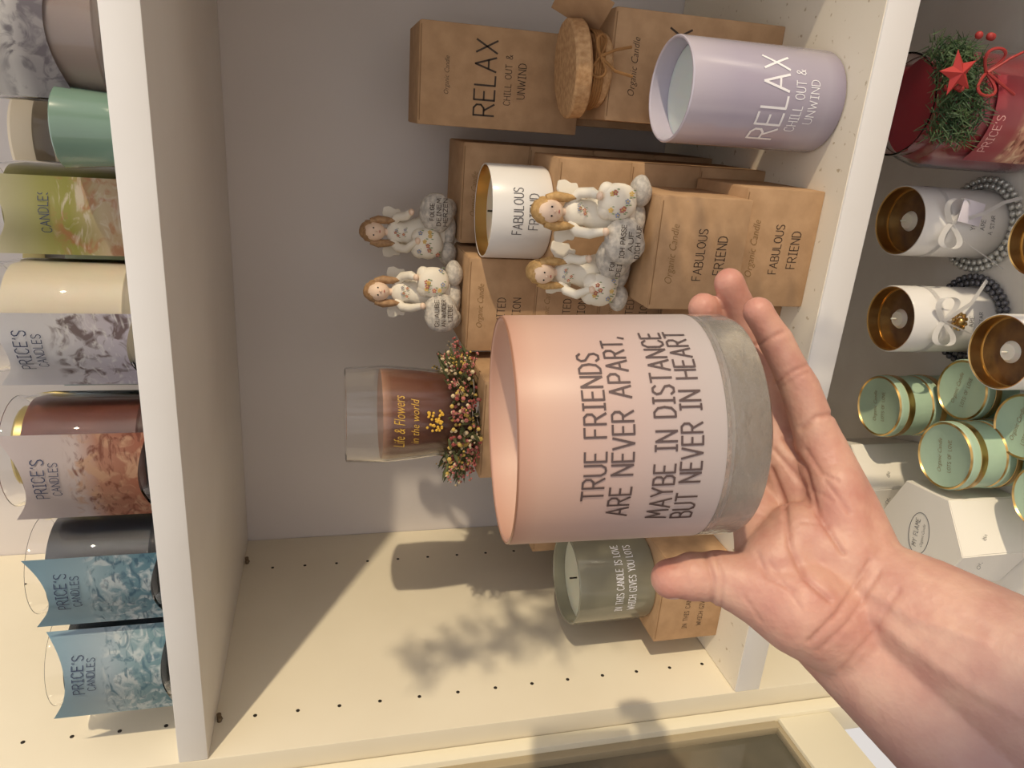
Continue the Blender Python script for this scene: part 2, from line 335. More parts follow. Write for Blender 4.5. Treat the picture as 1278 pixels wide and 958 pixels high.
# ---------------------------------------------------------------- angels
skinA=M('angel_skin',(236,208,184),.5); hairA=M('angel_hair',(182,146,106),.6,col2=(150,114,80),ns=200)
hairB=M('angel_hair_blond',(206,168,112),.6,col2=(176,138,86),ns=200)
stoneM=M('angel_stone',(214,206,194),.8,col2=(172,166,158),ns=180,bump=.4,bs=300)
dressM=M('angel_dress',(234,226,210),.6,bump=.1,bs=200)
FL=[M('petal_red',(182,104,88),.5),M('petal_yellow',(214,180,100),.5),M('leaf_green',(124,144,98),.5),M('petal_blue',(136,146,170),.5)]
def stone(bm,c,r,sc,seed):
    vs=sph(bm,c,r,3,sc)
    for v in vs:
        n=noise.noise(v.co*60+Vector((seed,0,0)))*.0022
        v.co+=(v.co-Vector(c)).normalized()*n
def angel(loc,rz,s,txt,hair,flip=1):
    g=group('angel_figurine',loc,rz); g.scale=(s,s,s); f=flip
    bm=bmesh.new()
    stone(bm,(-.023*f,-.018,.030),.0235,(1.06,.62,.98),1); stone(bm,(.029*f,-.008,.0125),.0135,(1.25,1,.85),2); stone(bm,(-.002*f,.004,.013),.017,(1.6,1,.70),3); stone(bm,(-.030*f,.0,.0115),.0125,(1.1,1,.85),4)
    add('text_stones',bmm(bm),stoneM,g,smooth=80)
    bm=bmesh.new(); stone(bm,(.017*f,-.017,.041),.021,(.95,.60,1.0),6); stone(bm,(.009*f,-.014,.052),.011,(1,.9,.9),7); stone(bm,(.026*f,-.014,.052),.011,(1,.9,.9),8)
    add('painted_stone',bmm(bm),dressM,g,smooth=80)
    prof=[(.0,.018),(.026,.018),(.0275,.026),(.023,.044),(.0175,.060),(.0135,.070),(.0145,.078),(.0145,.084),(.0105,.090),(.0052,.0925),(.0046,.098)]
    me=lathe(prof,40)
    for v in me.vertices:
        a=math.atan2(v.co.y,v.co.x); k=max(0,(.06-v.co.z)/.06)
        v.co.x*=1+.1*k*math.sin(9*a); v.co.y*=(.72+.08*k*math.sin(9*a)); v.co.y+=.006; v.co.x+=.004*f
    add('dress',me,dressM,g,smooth=80)
    bm=bmesh.new()
    for sx,h in ((1,(.022,-.020,.064)),(-1,(-.014,-.024,.056))):
        tube(bm,[(.004*f+sx*.011,.004,.086),(.004*f+sx*.020,-.002,.078),(.004*f+sx*.021,-.013,.068),h],[.0050,.0060,.0056,.0040],10)
    add('sleeves',bmm(bm),dressM,g,smooth=80)
    bm=bmesh.new()
    for h in ((.022,-.022,.063),(-.014,-.026,.055)): sph(bm,h,.0046,2,(1,1,.8))
    hc=Vector((.004*f,.001,.109)); sph(bm,hc,.0135,3,(.92,.95,1.08))
    sph(bm,hc+Vector((0,-.0132,-.0018)),.0018,1)
    tube(bm,[(.004*f,.005,.090),(.004*f,.004,.102)],.0048,10)
    add('head_and_hands',bmm(bm),skinA,g,smooth=80)
    bm=bmesh.new()
    for sx in (-1,1): sph(bm,hc+Vector((sx*.0046,-.0118,.0012)),.0012,1)
    add('eyes',bmm(bm),dark,g)
    bm=bmesh.new(); sph(bm,hc+Vector((0,-.0120,-.0068)),.0016,1,(1.5,.5,.5)); add('mouth',bmm(bm),FL[0],g)
    bm=bmesh.new(); vs=sph(bm,hc+Vector((0,.0045,.0032)),.0150,3,(1.0,.95,1.02))
    for v in vs: v.co+= (v.co-hc).normalized()*.0010*math.sin(v.co.x*1500)
    for sx in (-1,1):
        tube(bm,[hc+Vector((sx*.012,.001,.004)),hc+Vector((sx*.0152,.0,-.006)),hc+Vector((sx*.0145,-.001,-.018)),hc+Vector((sx*.015,-.004,-.028))],[.005,.0055,.0046,.0016],8)
    sph(bm,hc+Vector((0,.012,.010)),.008,2)
    add('hair',bmm(bm),hair,g,smooth=80)
    for sx in (-1,1):
        bm=bmesh.new()
        out=[(0,0),(.006,.012),(.015,.019),(.023,.017),(.024,.009),(.021,.003),(.0215,-.004),(.016,-.006),(.015,-.013),(.009,-.012),(.005,-.017),(.001,-.008)]
        vs=[bm.verts.new((sx*(x*1.15+.006)+.004*f,.016+.25*x,.078+z)) for x,z in out]
        fc=bm.faces.new(vs); r=bmesh.ops.extrude_face_region(bm,geom=[fc])
        for v in [q for q in r['geom'] if isinstance(q,bmesh.types.BMVert)]: v.co.y+=.0035
        bmesh.ops.bevel(bm,geom=list(bm.edges),offset=.0008,segments=2,affect='EDGES')
        add('wing',bmm(bm),dressM,g,smooth=60)
    rnd=random.Random(int(s*1000)+len(txt[0])); bms=[bmesh.new() for _ in FL]
    def blossom(c,r,k):
        for q in range(5):
            a=q*2*math.pi/5; sph(bms[k],c+Vector((math.cos(a)*r,0,math.sin(a)*r)),r*.62,1,(1,.3,1))
        sph(bms[1],c+Vector((0,-.0004,0)),r*.5,1,(1,.4,1))
        for q in (-1,1): sph(bms[2],c+Vector((q*r*1.9,0,-r*1.6)),r*.7,1,(.5,.3,1.4))
    for k in range(8):
        dx=rnd.uniform(-.72,.72); dz=rnd.uniform(-.6,.6); x=.017*f+dx*.02; z=.041+dz*.021
        y=-.017-.0126*math.sqrt(max(.05,1-dx*dx-dz*dz))-.0014; blossom(Vector((x,y,z)),.0019,(0,1,3)[k%3])
    for k in range(5):
        x=.004*f+rnd.uniform(-.008,.008); z=rnd.uniform(.066,.085); blossom(Vector((x,-.0062,z)),.0013,(0,3)[k%2])
    for b,m in zip(bms,FL): add('painted_flowers',bmm(b),m,g)
    for i,l in enumerate(txt):
        w=.034 if len(l)>5 else .021
        z=.038-.0085*i; yy_=-.018-.0146*math.sqrt(max(0,1-((z-.030)/.023)**2))-.0018
        text_front(l,w,-.023*f,z,yy_,ink,g,height=.0052,sw=.15)
    return g
angel((-.074,.616,ZT),.10,.82,['ICH PASSE','AUF','DICH AUF'],hairB)
angel((-.126,.636,ZT),-.12,.78,['FOLGE','DEINEM'],hairB,-1)
angel((-.124,.838,ZL1+4*HB),.15,.86,['FOLGE','DEINEM','HERZEN'],hairA,-1)
angel((-.187,.785,ZL1+4*HB),.25,.84,['GLAUBE','AN WUNDER','LIEBE'],hairA)
# ---------------------------------------------------------------- dried flower candle
g=group('dried_flower_glass_candle',(-.304,.730,-.151))
add('glass_tumbler',lathe([(0,0),(.040,0),(.043,.003),(.049,.06),(.052,.096),(.050,.136),(.0492,.1365),(.0484,.136),(.050,.096),(.047,.06),(.041,.008),(0,.007)]),glass,g)
burg=MZ('wax_burgundy',[(0,(78,46,36)),(.5,(108,64,50)),(.9,(132,90,72)),(1,(190,146,122))],.01,.1,.4,.2)
add('wax_fill',lathe([(0,.009),(.0395,.009),(.0462,.06),(.0485,.088),(.0485,.1),(0,.101)]),burg,g)
yl=M('ink_yellow',(226,180,66),.5)
text_cyl('Life & Flowers',.056,.0512,.084,yl,g,height=.011,phi=-78); text_cyl('in the world',.048,.0502,.068,yl,g,height=.008,phi=-78)
bm=bmesh.new()
for k in range(36):
    a=math.radians(-78)+random.uniform(-.22,.22); z=.048+random.uniform(-.009,.009); sph(bm,(.0492*math.cos(a),.0492*math.sin(a),z),.0016,1)
add('yellow_blossom',bmm(bm),yl,g)
cols=[M('dry_pink',(190,116,108),.8),M('dry_red',(150,72,66),.8),M('dry_yellow',(208,176,92),.8),M('dry_cream',(224,202,162),.8),M('dry_green',(88,92,56),.8)]
bms=[bmesh.new() for _ in cols]
for k in range(620):
    a=random.uniform(0,2*math.pi); rr=.047+random.random()*.020; z=.003+random.random()*.030
    c=Vector((rr*math.cos(a),rr*math.sin(a),z)); i=random.choices(range(5),[4,3,5,4,4])[0]
    d=Vector((math.cos(a),math.sin(a),random.uniform(-.2,.9))).normalized()
    if i==4: tube(bms[4],[c-d*.006,c+d*.004,c+d*.012],[.0012,.002,.0002],4)
    else:
        sph(bms[i],c,random.uniform(.0013,.0027),1)
        if k%3==0: tube(bms[4],[c-d*.01,c],.0005,4)
for k in range(64):
    a=random.uniform(0,2*math.pi); p0=Vector((.050*math.cos(a),.050*math.sin(a),random.uniform(.004,.018)))
    d=Vector((math.cos(a)+random.uniform(-.6,.6),math.sin(a)+random.uniform(-.6,.6),random.uniform(-.1,1.0))).normalized(); i=(0,2,3,0,1)[k%5]; ln=random.uniform(.020,.034)
    if p0.z+d.z*ln<0.002: d.z=.1
    tube(bms[4],[p0,p0+d*ln*.6,p0+d*ln],.0005,4)
    for q in range(11): sph(bms[i],p0+d*(ln*(.35+.065*q))+Vector([random.uniform(-.0032,.0032) for _ in range(3)]),random.uniform(.0009,.0016),1)
for b,m in zip(bms,cols): add('dried_blooms',bmm(b),m,g)
# ---------------------------------------------------------------- upper jars with card sleeves
def jar(loc,R,H,wax,stops,ncol,words,wordmat,phi,arc,nm,name='jar_candle',lid=None,fill=.98,ncol2=None,ns=70,nmix=.8,zr=(.10,.84)):
    g=group(name,loc)
    add('glass_jar',lathe([(0,0),(R*.82,0),(R*.93,.003),(R,.012),(R,H*.78),(R*.97,H*.87),(R*.92,H*.93),(R*.94,H),(R*.91,H),(R*.89,H*.93),(R*.94,H*.87),(R*.965,H*.78),(R*.965,.012),(R*.8,.006),(0,.006)]),glass,g)
    add('wax_fill',lathe([(0,.007),(R*.8,.007),(R*.955,.013),(R*.955,H*fill*.78),(R*.91,H*fill*.88),(0,H*fill*.885)]),wax,g)
    if lid: add('lid',lathe([(0,H-.001),(R*.98,H-.001),(R,H+.002),(R,H+.016),(R*.95,H+.019),(0,H+.019)]),lid,g)
    if stops:
        m=MZ('sleeve_'+nm,stops,0,H,.4,.1,nmix,ncol,ns,ncol2=ncol2)
        bm=bmesh.new(); n=28; rows=10; grid=[]
        for i in range(n+1):
            t=i/n*2-1; a=math.radians(phi)+t*math.radians(arc)/2; col=[]
            zt=H*(zr[1]+.15*t*t); zb=H*(zr[0]-.085*t*t); rr=R+.0012+.007*abs(t)**4
            for j in range(rows+1): col.append(bm.verts.new((rr*math.cos(a),rr*math.sin(a),zb+(zt-zb)*j/rows)))
            grid.append(col)
        for i in range(n):
            for j in range(rows): bm.faces.new((grid[i][j],grid[i+1][j],grid[i+1][j+1],grid[i][j+1]))
        bmesh.ops.solidify(bm,geom=list(bm.faces),thickness=.0006)
        add('card_sleeve',bmm(bm),m,g,smooth=60)
        for k,(s,w,zf) in enumerate(words): text_cyl(s,w,R+.002,H*zf,wordmat,g,phi=phi+6)
    return g
W=lambda n,c,c2=None: M('wax_'+n,c,.45,col2=c2,ns=15,sss=.1,coat=.3)
navy=M('ink_navy',(50,60,90),.5); Z1=ZU1
PW=[("PRICE'S",.036,.74),("CANDLES",.030,.64)]
jar((.040,.655,Z1),.052,.13,W('taupe',(158,140,130)),[(0,(150,140,142)),(.42,(190,184,184)),(.5,(238,234,230)),(1,(238,236,234))],(120,112,120),[('WARM CASHMERE',.055,.60)],navy,-92,104,'cashmere',zr=(.32,.84))
g=group('mint_glass_tumbler',(-.028,.625,Z1)); add('glass_cup',lathe(cup(.029,.045,.003,.01,.12)),M('mint_glass',(112,138,122),.15,coat=.5),g); add('wax_fill',lathe([(0,.012),(.023,.012),(.025,.035),(0,.036)]),W('mint',(160,190,170)),g)
jar((-.094,.676,Z1),.037,.115,W('lime',(136,130,62)),[(0,(214,172,134)),(.25,(222,200,160)),(.45,(176,172,84)),(.6,(184,180,104)),(1,(222,214,190))],(206,140,98),[("CANDLES",.032,.6)],navy,-92,84,'fruit',ncol2=(240,228,206),ns=60)
jar((-.176,.642,Z1),.047,.112,W('ivory',(220,206,178)),[(0,(206,198,210)),(.3,(226,220,226)),(.5,(236,234,236)),(1,(236,236,240))],(112,84,78),PW,navy,-114,84,'coconut',ncol2=(250,248,246))
jar((-.292,.638,Z1),.050,.112,W('rust',(112,60,46),(92,48,38)),[(0,(176,104,76)),(.35,(204,150,124)),(.5,(230,214,208)),(1,(224,214,214))],(222,180,146),PW,navy,-100,92,'wood',ncol2=(136,72,52))
jar((-.402,.634,Z1),.046,.108,W('slate',(78,78,82)),[(0,(90,136,154)),(.3,(136,170,184)),(.5,(172,198,208)),(1,(146,180,198))],(226,234,236),PW,navy,-96,84,'ocean',ncol2=(72,108,132),ns=80)
jar((-.504,.634,Z1),.046,.106,W('sea',(76,84,88)),[(0,(116,156,166)),(.3,(160,190,198)),(.5,(196,212,220)),(1,(150,184,202))],(234,240,240),PW,navy,-80,104,'sea',ncol2=(98,138,158),ns=80)
og=M('lid_gold',(160,144,92),.35,metal=.6); wl=M('lid_cream',(222,206,178),.5)
for (x,y,R,H,c,n,l) in [(-.36,.80,.046,.150,(96,100,56),'olive',og),(-.26,.83,.040,.13,(140,132,76),'moss',og),(-.175,.84,.040,.13,(120,124,66),'fern',og),(-.05,.83,.046,.12,(190,176,152),'sand',wl),(-.54,.85,.036,.11,(120,136,136),'mist',og)]:
    jar((x,y,Z1),R,H,W(n,c),None,None,(),navy,0,0,n,lid=l)
jar((-.235,.745,Z1),.030,.11,W('palm',(210,214,216)),[(0,(120,150,140)),(.5,(236,238,238)),(1,(150,180,190))],(60,90,100),[],navy,-110,140,'palm')
# ---------------------------------------------------------------- lower shelf goods
def votive(loc,R,H,rz=0,beads=None,txt=True):
    g=group('white_votive_candle',loc,rz)
    add('ceramic_cup',lathe(cup(R,H,.002,.008)),white,g)
    add('gilded_lining',lathe([(R-.0065,H-.016),(R-.0026,H-.015),(R-.0023,H-.0008),(R-.0012,H+.0002)]),gold,g)
    add('melted_wax',lathe([(0,H-.0135),(R*.45,H-.014),(R-.0026,H-.0155)]),M('wax_amber',(126,88,48),.12,col2=(92,62,36),ns=50,coat=.7),g)
    add('wax_core',lathe([(0,H-.009),(.008,H-.0095),(.011,H-.014)]),waxW,g)
    add('wick',lathe([(0,H-.012),(.0009,H-.012),(.0009,H-.002),(0,H-.002)],8),waxW,g)
    if txt: 
        text_cyl('YOU',.012,R,H*.45,inkS,g); text_cyl('ARE',.011,R,H*.34,inkS,g); text_cyl('A STAR',.02,R,H*.23,inkS,g)
    if beads:
        bm=bmesh.new()
        for ring,rr in enumerate((R+.005,R+.0122)):
            n=int(2*math.pi*rr/.0075)
            for i in range(n):
                a=2*math.pi*i/n+ring*.1; sph(bm,(rr*math.cos(a),rr*math.sin(a),.0042),.0038,2)
        add('bead_coaster',bmm(bm),beads,g)
    return g
bead1=M('bead_glass',(206,206,200),.1,metal=.5); bead2=M('bead_smoke',(110,110,116),.15,metal=.5)
v1=votive((-.072,.692,ZB),.0375,.112,.1,bead1); v2=votive((-.177,.670,ZB),.037,.112,.2,bead2); votive((-.176,.545,ZB),.037,.09,.2,bead2,False); votive((-.072,.570,ZB),.035,.055,0,None,False)
rb=M('satin_ribbon',(244,242,240),.3)
def ribbon(parent,R,z,tails):
    bm=bmesh.new()
    def strip(pts,w,wd):
        vs=[(bm.verts.new(Vector(p)-Vector(wd)*w/2),bm.verts.new(Vector(p)+Vector(wd)*w/2)) for p in pts]
        for a,b in zip(vs,vs[1:]): bm.faces.new((a[0],b[0],b[1],a[1]))
    strip([((R+.0008)*math.cos(t),(R+.0008)*math.sin(t),z) for t in [2*math.pi*i/48 for i in range(49)]],.006,(0,0,1))
    for s in (-1,1):
        strip([(s*.026*math.sin(t),-R-.002-.006*math.sin(t),z+.012*math.sin(2*t)) for t in [math.pi*i/16 for i in range(17)]],.006,(0,.3,1))
    for tl in tails: strip(tl,.005,(.6,0,.7))
    bmesh.ops.solidify(bm,geom=list(bm.faces),thickness=.0004)
    add('ribbon_bow',bmm(bm),rb,parent,smooth=60)
ribbon(v1,.0375,.082,[[(0,-.04,.082),(-.02,-.044,.06),(-.035,-.046,.03),(-.045,-.049,.012)],[(0,-.04,.082),(.012,-.048,.05),(.024,-.05,.03),(.03,-.052,.01)]])
ribbon(v2,.037,.078,[[(0,-.04,.078),(-.012,-.048,.05),(-.03,-.052,.02)],[(0,-.04,.078),(.02,-.05,.055),(.045,-.052,.04)]])
bm=bmesh.new()
for i in range(10):
    a=i*2*math.pi/10; sph(bm,(.008*math.cos(a),-.041,.058+.008*math.sin(a)),.0026,1)
sph(bm,(0,-.042,.058),.005,2); add('gold_brooch',bmm(bm),gold,v2)
add('hang_tag',box_me(-.012,.012,-.0005,.0005,-.016,.016,.0003),M('tag_card',(228,222,232),.5),v1,(.012,-.0435,.062),(.1,.15,0))
tinG=M('tin_green',(178,202,176),.35,col2=(170,194,168),ns=30)
def tin(loc,R=.0365,H=.045,txt=True):
    g=group('candle_tin',loc,random.uniform(-.2,.6))
    add('tin_body',lathe([(0,0),(R-.002,0),(R-.001,.001),(R-.001,H*.66),(0,H*.66)]),tinG,g)
    add('gold_band',lathe([(R-.001,H*.55),(R,H*.56),(R,H*.72),(R+.0006,H*.74),(R-.002,H*.76)]),gold,g)
    add('tin_lid',lathe([(0,H*.7),(R-.0005,H*.7),(R,H*.74),(R,H*.93),(R-.0015,H*.97),(R-.003,H*.965),(R-.004,H*.95),(0,H*.95)]),tinG,g)
    add('lid_ring',lathe([(R-.0035,H*.955),(R-.0022,H),(R-.0008,H*.96)]),gold,g)
    if txt:
        for i,(s,w) in enumerate((('Organic Candle',.036),('LOTS OF LOVE',.034))): text_top(s,w,.006-.012*i,H*.957,inkG,g)
for x,y,n in ((-.286,.678,2),(-.300,.572,2),(-.243,.616,1),(-.31,.492,1),(-.252,.535,1)):
    for k in range(n): tin((x,y,ZB+.045*k),R=.0365 if n==2 else .034,txt=(k==n-1))
cream=M('carton_white',(242,236,224),.45)
def hexbox(loc,R,H,rz):
    g=group('hexagonal_gift_box',loc,rz)
    def prism(R,H,z,b):
        bm=bmesh.new(); bmesh.ops.create_cone(bm,cap_ends=True,segments=6,radius1=R,radius2=R,depth=H,matrix=Matrix.Translation((0,0,z)))
        bmesh.ops.bevel(bm,geom=list(bm.edges),offset=b,segments=2,affect='EDGES'); return bmm(bm)
    add('carton',prism(R,H,H/2,.0012),cream,g); add('lid',prism(R+.001,.02,H-.009,.0008),cream,g)
    ap=R*math.cos(math.pi/6)
    for s,w,z in (('Organic Candle',.04,.64),('YOU',.014,.47),('ARE',.013,.34),('A STAR',.024,.21)): text_front(s,w,0,H*z,-ap-.0006,inkS,g)
    for i,(s,w) in enumerate((('MY FLAME',.032),('Organic Candle',.026))): text_top(s,w,.004-.010*i,H+.0015,inkS,g)
    bm=bmesh.new(); tube(bm,[(.024*math.cos(t),.014*math.sin(t),H+.0013) for t in [2*math.pi*i/40 for i in range(40)]],.0003,4,True); add('oval_logo',bmm(bm),inkS,g)
hexbox((-.395,.572,ZB),.058,.09,.12); hexbox((-.40,.705,ZB),.058,.10,.3)
# red jar with fir sprig and star
g=group('red_jar_candle',(.043,.672,ZB)); R=.058;H=.165
add('glass_jar',lathe([(0,0),(R*.85,0),(R*.97,.004),(R,.014),(R,H*.76),(R*.9,H*.86),(R*.82,H*.9),(R*.84,H),(R*.81,H),(R*.79,H*.9),(R*.87,H*.86),(R*.965,H*.76),(R*.965,.014),(0,.007)]),glass,g)
add('wax_fill',lathe([(0,.008),(R*.94,.012),(R*.94,H*.74),(R*.86,H*.82),(0,H*.82)]),M('wax_red',(146,42,54),.3,coat=.3),g)
m=MZ('label_autumn',[(0,(180,110,84)),(.4,(210,154,128)),(.6,(160,76,80)),(1,(148,46,58))],.02,.11,.25,.4,.9,(236,200,164),60,ncol2=(120,60,50))
bm=bmesh.new(); n=24; gr=[]
for i in range(n+1):
    a=math.radians(-100)+(i/n-.5)*1.5; gr.append([bm.verts.new(((R+.0008)*math.cos(a),(R+.0008)*math.sin(a),z)) for z in (.02,.05,.08,.105)])
for i in range(n):
    for j in range(3): bm.faces.new((gr[i][j],gr[i+1][j],gr[i+1][j+1],gr[i][j+1]))
add('label',bmm(bm),m,g); text_cyl("PRICE'S",.036,R+.001,.096,M('ink_pink',(236,186,180),.5),g,phi=-112)
bm=bmesh.new()
for k in range(1300):
    a=math.radians(-72)+random.uniform(-.85,.85); z=H*.95+random.uniform(-.034,.012); rr=R+random.uniform(-.010,.010)
    c=Vector((rr*math.cos(a),rr*math.sin(a),z)); d=Vector((random.uniform(-1,1),random.uniform(-1,.2),random.uniform(-1,1))).normalized()
    tube(bm,[c,c+d*.012],[.0007,.0002],3)
add('fir_sprig',bmm(bm),M('fir_green',(50,76,48),.6,col2=(84,106,64),ns=60),g)
bm=bmesh.new()
for s in (-1,1): tube(bm,[(.03+s*.020*math.sin(t),-.064-.008*math.sin(t),H*.80+.010*math.sin(2*t)*s) for t in [math.pi*i/16 for i in range(17)]],.0014,6)
for s in (-.016,.022): tube(bm,[(.03,-.066,H*.80),(.03+s*.6,-.070,H*.70),(.03+s,-.066,H*.58)],.0013,6)
for s in range(7): sph(bm,(.03+.03*math.cos(s*2.1),-.062+.004*math.sin(s),H*.90+.016*math.sin(s*1.7)),.0035,2)
add('red_cord_and_berries',bmm(bm),M('cord_red',(170,56,52),.5),g)
bm=bmesh.new(); vs=[]
c=Vector((.026,-.074,H*1.04))
top=bm.verts.new(c+Vector((0,-.006,0)));bot=bm.verts.new(c+Vector((0,.004,0)))
for i in range(10):
    a=math.pi/2+i*math.pi/5; r=.020 if i%2==0 else .009; vs.append(bm.verts.new(c+Vector((r*math.cos(a),0,r*math.sin(a)))))
for i in range(10): bm.faces.new((vs[i],vs[(i+1)%10],top)); bm.faces.new((vs[(i+1)%10],vs[i],bot))
add('red_star',bmm(bm),M('star_red',(182,52,48),.5),g,smooth=0)
g=group('clear_glass_jar',(.140,.556,ZB)); add('glass_globe',lathe([(0,0),(.03,0),(.046,.02),(.05,.05),(.044,.08),(.034,.095),(.036,.11),(.034,.11),(.032,.095),(.041,.08),(.047,.05),(.043,.022),(.028,.004),(0,.004)]),glass,g); add('wax_fill',lathe([(0,.005),(.027,.005),(.042,.022),(.0455,.045),(0,.045)]),W('rosewood',(140,84,74)),g)
g=group('red_votive_candle',(.06,.80,ZB)); add('glass_cup',lathe(cup(.04,.1)),M('red_glass',(160,40,52),.1,coat=.6),g)
g=group('wooden_bead_string',(-.012,.585,ZB)); bm=bmesh.new()
for i in range(9): sph(bm,(.02*math.cos(i*.7),.022*math.sin(i*.7),.0085),.0075,2)
add('beads',bmm(bm),M('bead_wood',(196,158,112),.5),g)
# ---------------------------------------------------------------- HAND (rigid local frame, metres)
rr_=Vector((.938,.346,-.012)).normalized(); dn=Vector((.072,-.2307,-.970)); dn=(dn-rr_*dn.dot(rr_)).normalized(); fw=rr_.cross(dn)*-1
if fw.y<0: fw=-fw
def hp(x,y,D): return dn*x+rr_*y+fw*D
chains=[
 [(.150,-.108,.345,.017),(.131,-.072,.368,.0155),(.112,-.038,.388,.0118)],
 [(.153,-.102,.340,.018),(.135,-.066,.360,.0165),(.119,-.031,.376,.0118)],
 [(.158,-.097,.334,.018),(.144,-.063,.348,.0165),(.130,-.030,.361,.0118)],
 [(.162,-.092,.327,.0185),(.153,-.060,.336,.0165),(.145,-.031,.341,.0118)],
 [(.112,-.038,.388,.0112),(.112,-.005,.402,.0098),(.101,.011,.402,.0088),(.089,.019,.390,.0076)],
 [(.119,-.031,.376,.0112),(.117,.008,.387,.0098),(.106,.028,.378,.0088),(.0955,.0380,.364,.0077)],
 [(.130,-.030,.361,.0110),(.126,.012,.370,.0092),(.1165,.035,.368,.0085),(.1075,.0500,.361,.0076)],
 [(.145,-.031,.341,.0117),(.1350,-.002,.342,.0092),(.1235,.0200,.341,.0081),(.1140,.0335,.338,.0071)],
 [(.150,-.110,.326,.0225),(.128,-.098,.322,.022),(.1135,-.0930,.325,.0165),(.103,-.0895,.327,.0138),(.093,-.0870,.329,.0122),(.082,-.0870,.330,.0112),(.0718,-.0880,.330,.0092)],
 [(.118,-.080,.328,.015),(.132,-.072,.334,.018),(.150,-.080,.330,.020)],
 [(.1145,-.083,.334,.0125),(.1175,-.062,.352,.012),(.1155,-.045,.376,.011)],
 [(.150,-.072,.329,.0155),(.148,-.047,.334,.0135)],
 [(.148,-.110,.338,.0240),(.165,-.124,.324,.0275),(.188,-.142,.303,.033),(.238,-.190,.252,.039),(.31,-.26,.185,.043),(.40,-.34,.10,.046)],
 [(.160,-.090,.327,.0215),(.176,-.100,.313,.026),(.198,-.116,.292,.032),(.247,-.162,.242,.038),(.317,-.236,.175,.043),(.405,-.33,.09,.046)],
]
VV=[];FF=[];off0=0
for ch in chains:
    for A,B in zip(ch,ch[1:]):
        a=hp(*A[:3]); b=hp(*B[:3]); L=(b-a).length; n=max(2,int(L/(min(A[3],B[3])*.22)))
        for i in range(n+1):
            t=i/n; r=A[3]*(1-t)+B[3]*t
            if r<.0125: r*=1-.06*math.sin(math.pi*t)
            V,F=ico(3); VV.append(V*r+np.array(a.lerp(b,t))); FF.append(F+off0); off0+=len(V)
VV=np.concatenate(VV); FF=np.concatenate(FF)
me=bpy.data.meshes.new('h'); me.from_pydata(VV.tolist(),[],FF.tolist())
tmp=bpy.data.objects.new('tmp',me); S.collection.objects.link(tmp)
md=tmp.modifiers.new('r','REMESH'); md.mode='VOXEL'; md.voxel_size=.0011
ms=tmp.modifiers.new('s','SMOOTH'); ms.factor=.5; ms.iterations=14
bpy.context.view_layer.update()
hme=bpy.data.meshes.new_from_object(tmp.evaluated_get(bpy.context.evaluated_depsgraph_get())); bpy.data.objects.remove(tmp)
k=.000363
def cr(pts): return [((a-639)*k,(479-b)*k) for a,b in pts]
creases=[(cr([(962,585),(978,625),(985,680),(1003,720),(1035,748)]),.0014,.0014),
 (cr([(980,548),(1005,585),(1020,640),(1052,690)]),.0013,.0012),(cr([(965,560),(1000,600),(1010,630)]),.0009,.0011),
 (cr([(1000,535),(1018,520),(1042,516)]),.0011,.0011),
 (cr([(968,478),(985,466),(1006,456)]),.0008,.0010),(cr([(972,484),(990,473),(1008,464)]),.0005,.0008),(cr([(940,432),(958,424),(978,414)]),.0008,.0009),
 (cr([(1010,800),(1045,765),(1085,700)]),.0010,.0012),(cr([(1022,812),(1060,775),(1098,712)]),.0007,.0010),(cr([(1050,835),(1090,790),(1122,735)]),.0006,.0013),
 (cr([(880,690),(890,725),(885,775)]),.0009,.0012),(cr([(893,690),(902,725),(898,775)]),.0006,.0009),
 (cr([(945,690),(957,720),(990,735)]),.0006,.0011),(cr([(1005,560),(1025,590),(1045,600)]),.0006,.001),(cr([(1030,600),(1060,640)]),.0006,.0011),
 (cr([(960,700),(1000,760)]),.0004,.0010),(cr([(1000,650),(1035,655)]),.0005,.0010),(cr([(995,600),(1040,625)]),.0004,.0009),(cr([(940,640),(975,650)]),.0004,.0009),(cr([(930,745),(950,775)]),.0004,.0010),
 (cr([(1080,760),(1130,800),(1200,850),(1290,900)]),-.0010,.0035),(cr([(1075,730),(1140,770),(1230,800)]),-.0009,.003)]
N=len(hme.vertices); co=np.empty(N*3); hme.vertices.foreach_get('co',co); co=co.reshape(-1,3)
nr=np.array([v.normal[:] for v in hme.vertices])
dnA,rA,fA=np.array(dn),np.array(rr_),np.array(fw)
D_=co@fA; sc_=.33/np.maximum(.2,D_); X=(co@dnA)*sc_; Y=(co@rA)*sc_; facing=(nr@fA)<.1
offs=np.zeros(N); cre=np.zeros(N)
for pl_,dep,w in creases:
    best=np.full(N,1.0)
    for (ax,ay),(bx,by) in zip(pl_,pl_[1:]):
        dx,dy=bx-ax,by-ay; t=np.clip(((X-ax)*dx+(Y-ay)*dy)/(dx*dx+dy*dy),0,1)
        best=np.minimum(best,np.hypot(X-ax-t*dx,Y-ay-t*dy))
    gsn=np.exp(-(best/w)**2)*facing
    offs+=dep*gsn
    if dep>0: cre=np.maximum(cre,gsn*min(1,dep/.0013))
co=co-nr*offs[:,None]
hme.vertices.foreach_set('co',co.reshape(-1)); hme.update()
red=np.zeros(N)
for p,rad,a in (((.0718,-.088,.33),.016,.9),((.114,.0335,.338),.014,1),((.1075,.050,.36),.014,1),((.095,.038,.364),.014,1),((.125,-.095,.31),.024,.5),((.150,-.055,.325),.022,.5),((.145,-.031,.335),.012,.6)):
    d=np.linalg.norm(co-np.array(hp(*p)),axis=1); red=np.maximum(red,a*np.exp(-(d/rad)**2))
arm_shade=np.clip(((co@dnA)-(co@rA)-.258)/.07,0,1)  # forearm shade, painted into the skin colour
at=hme.color_attributes.new('pigment_and_shade','FLOAT_COLOR','POINT')
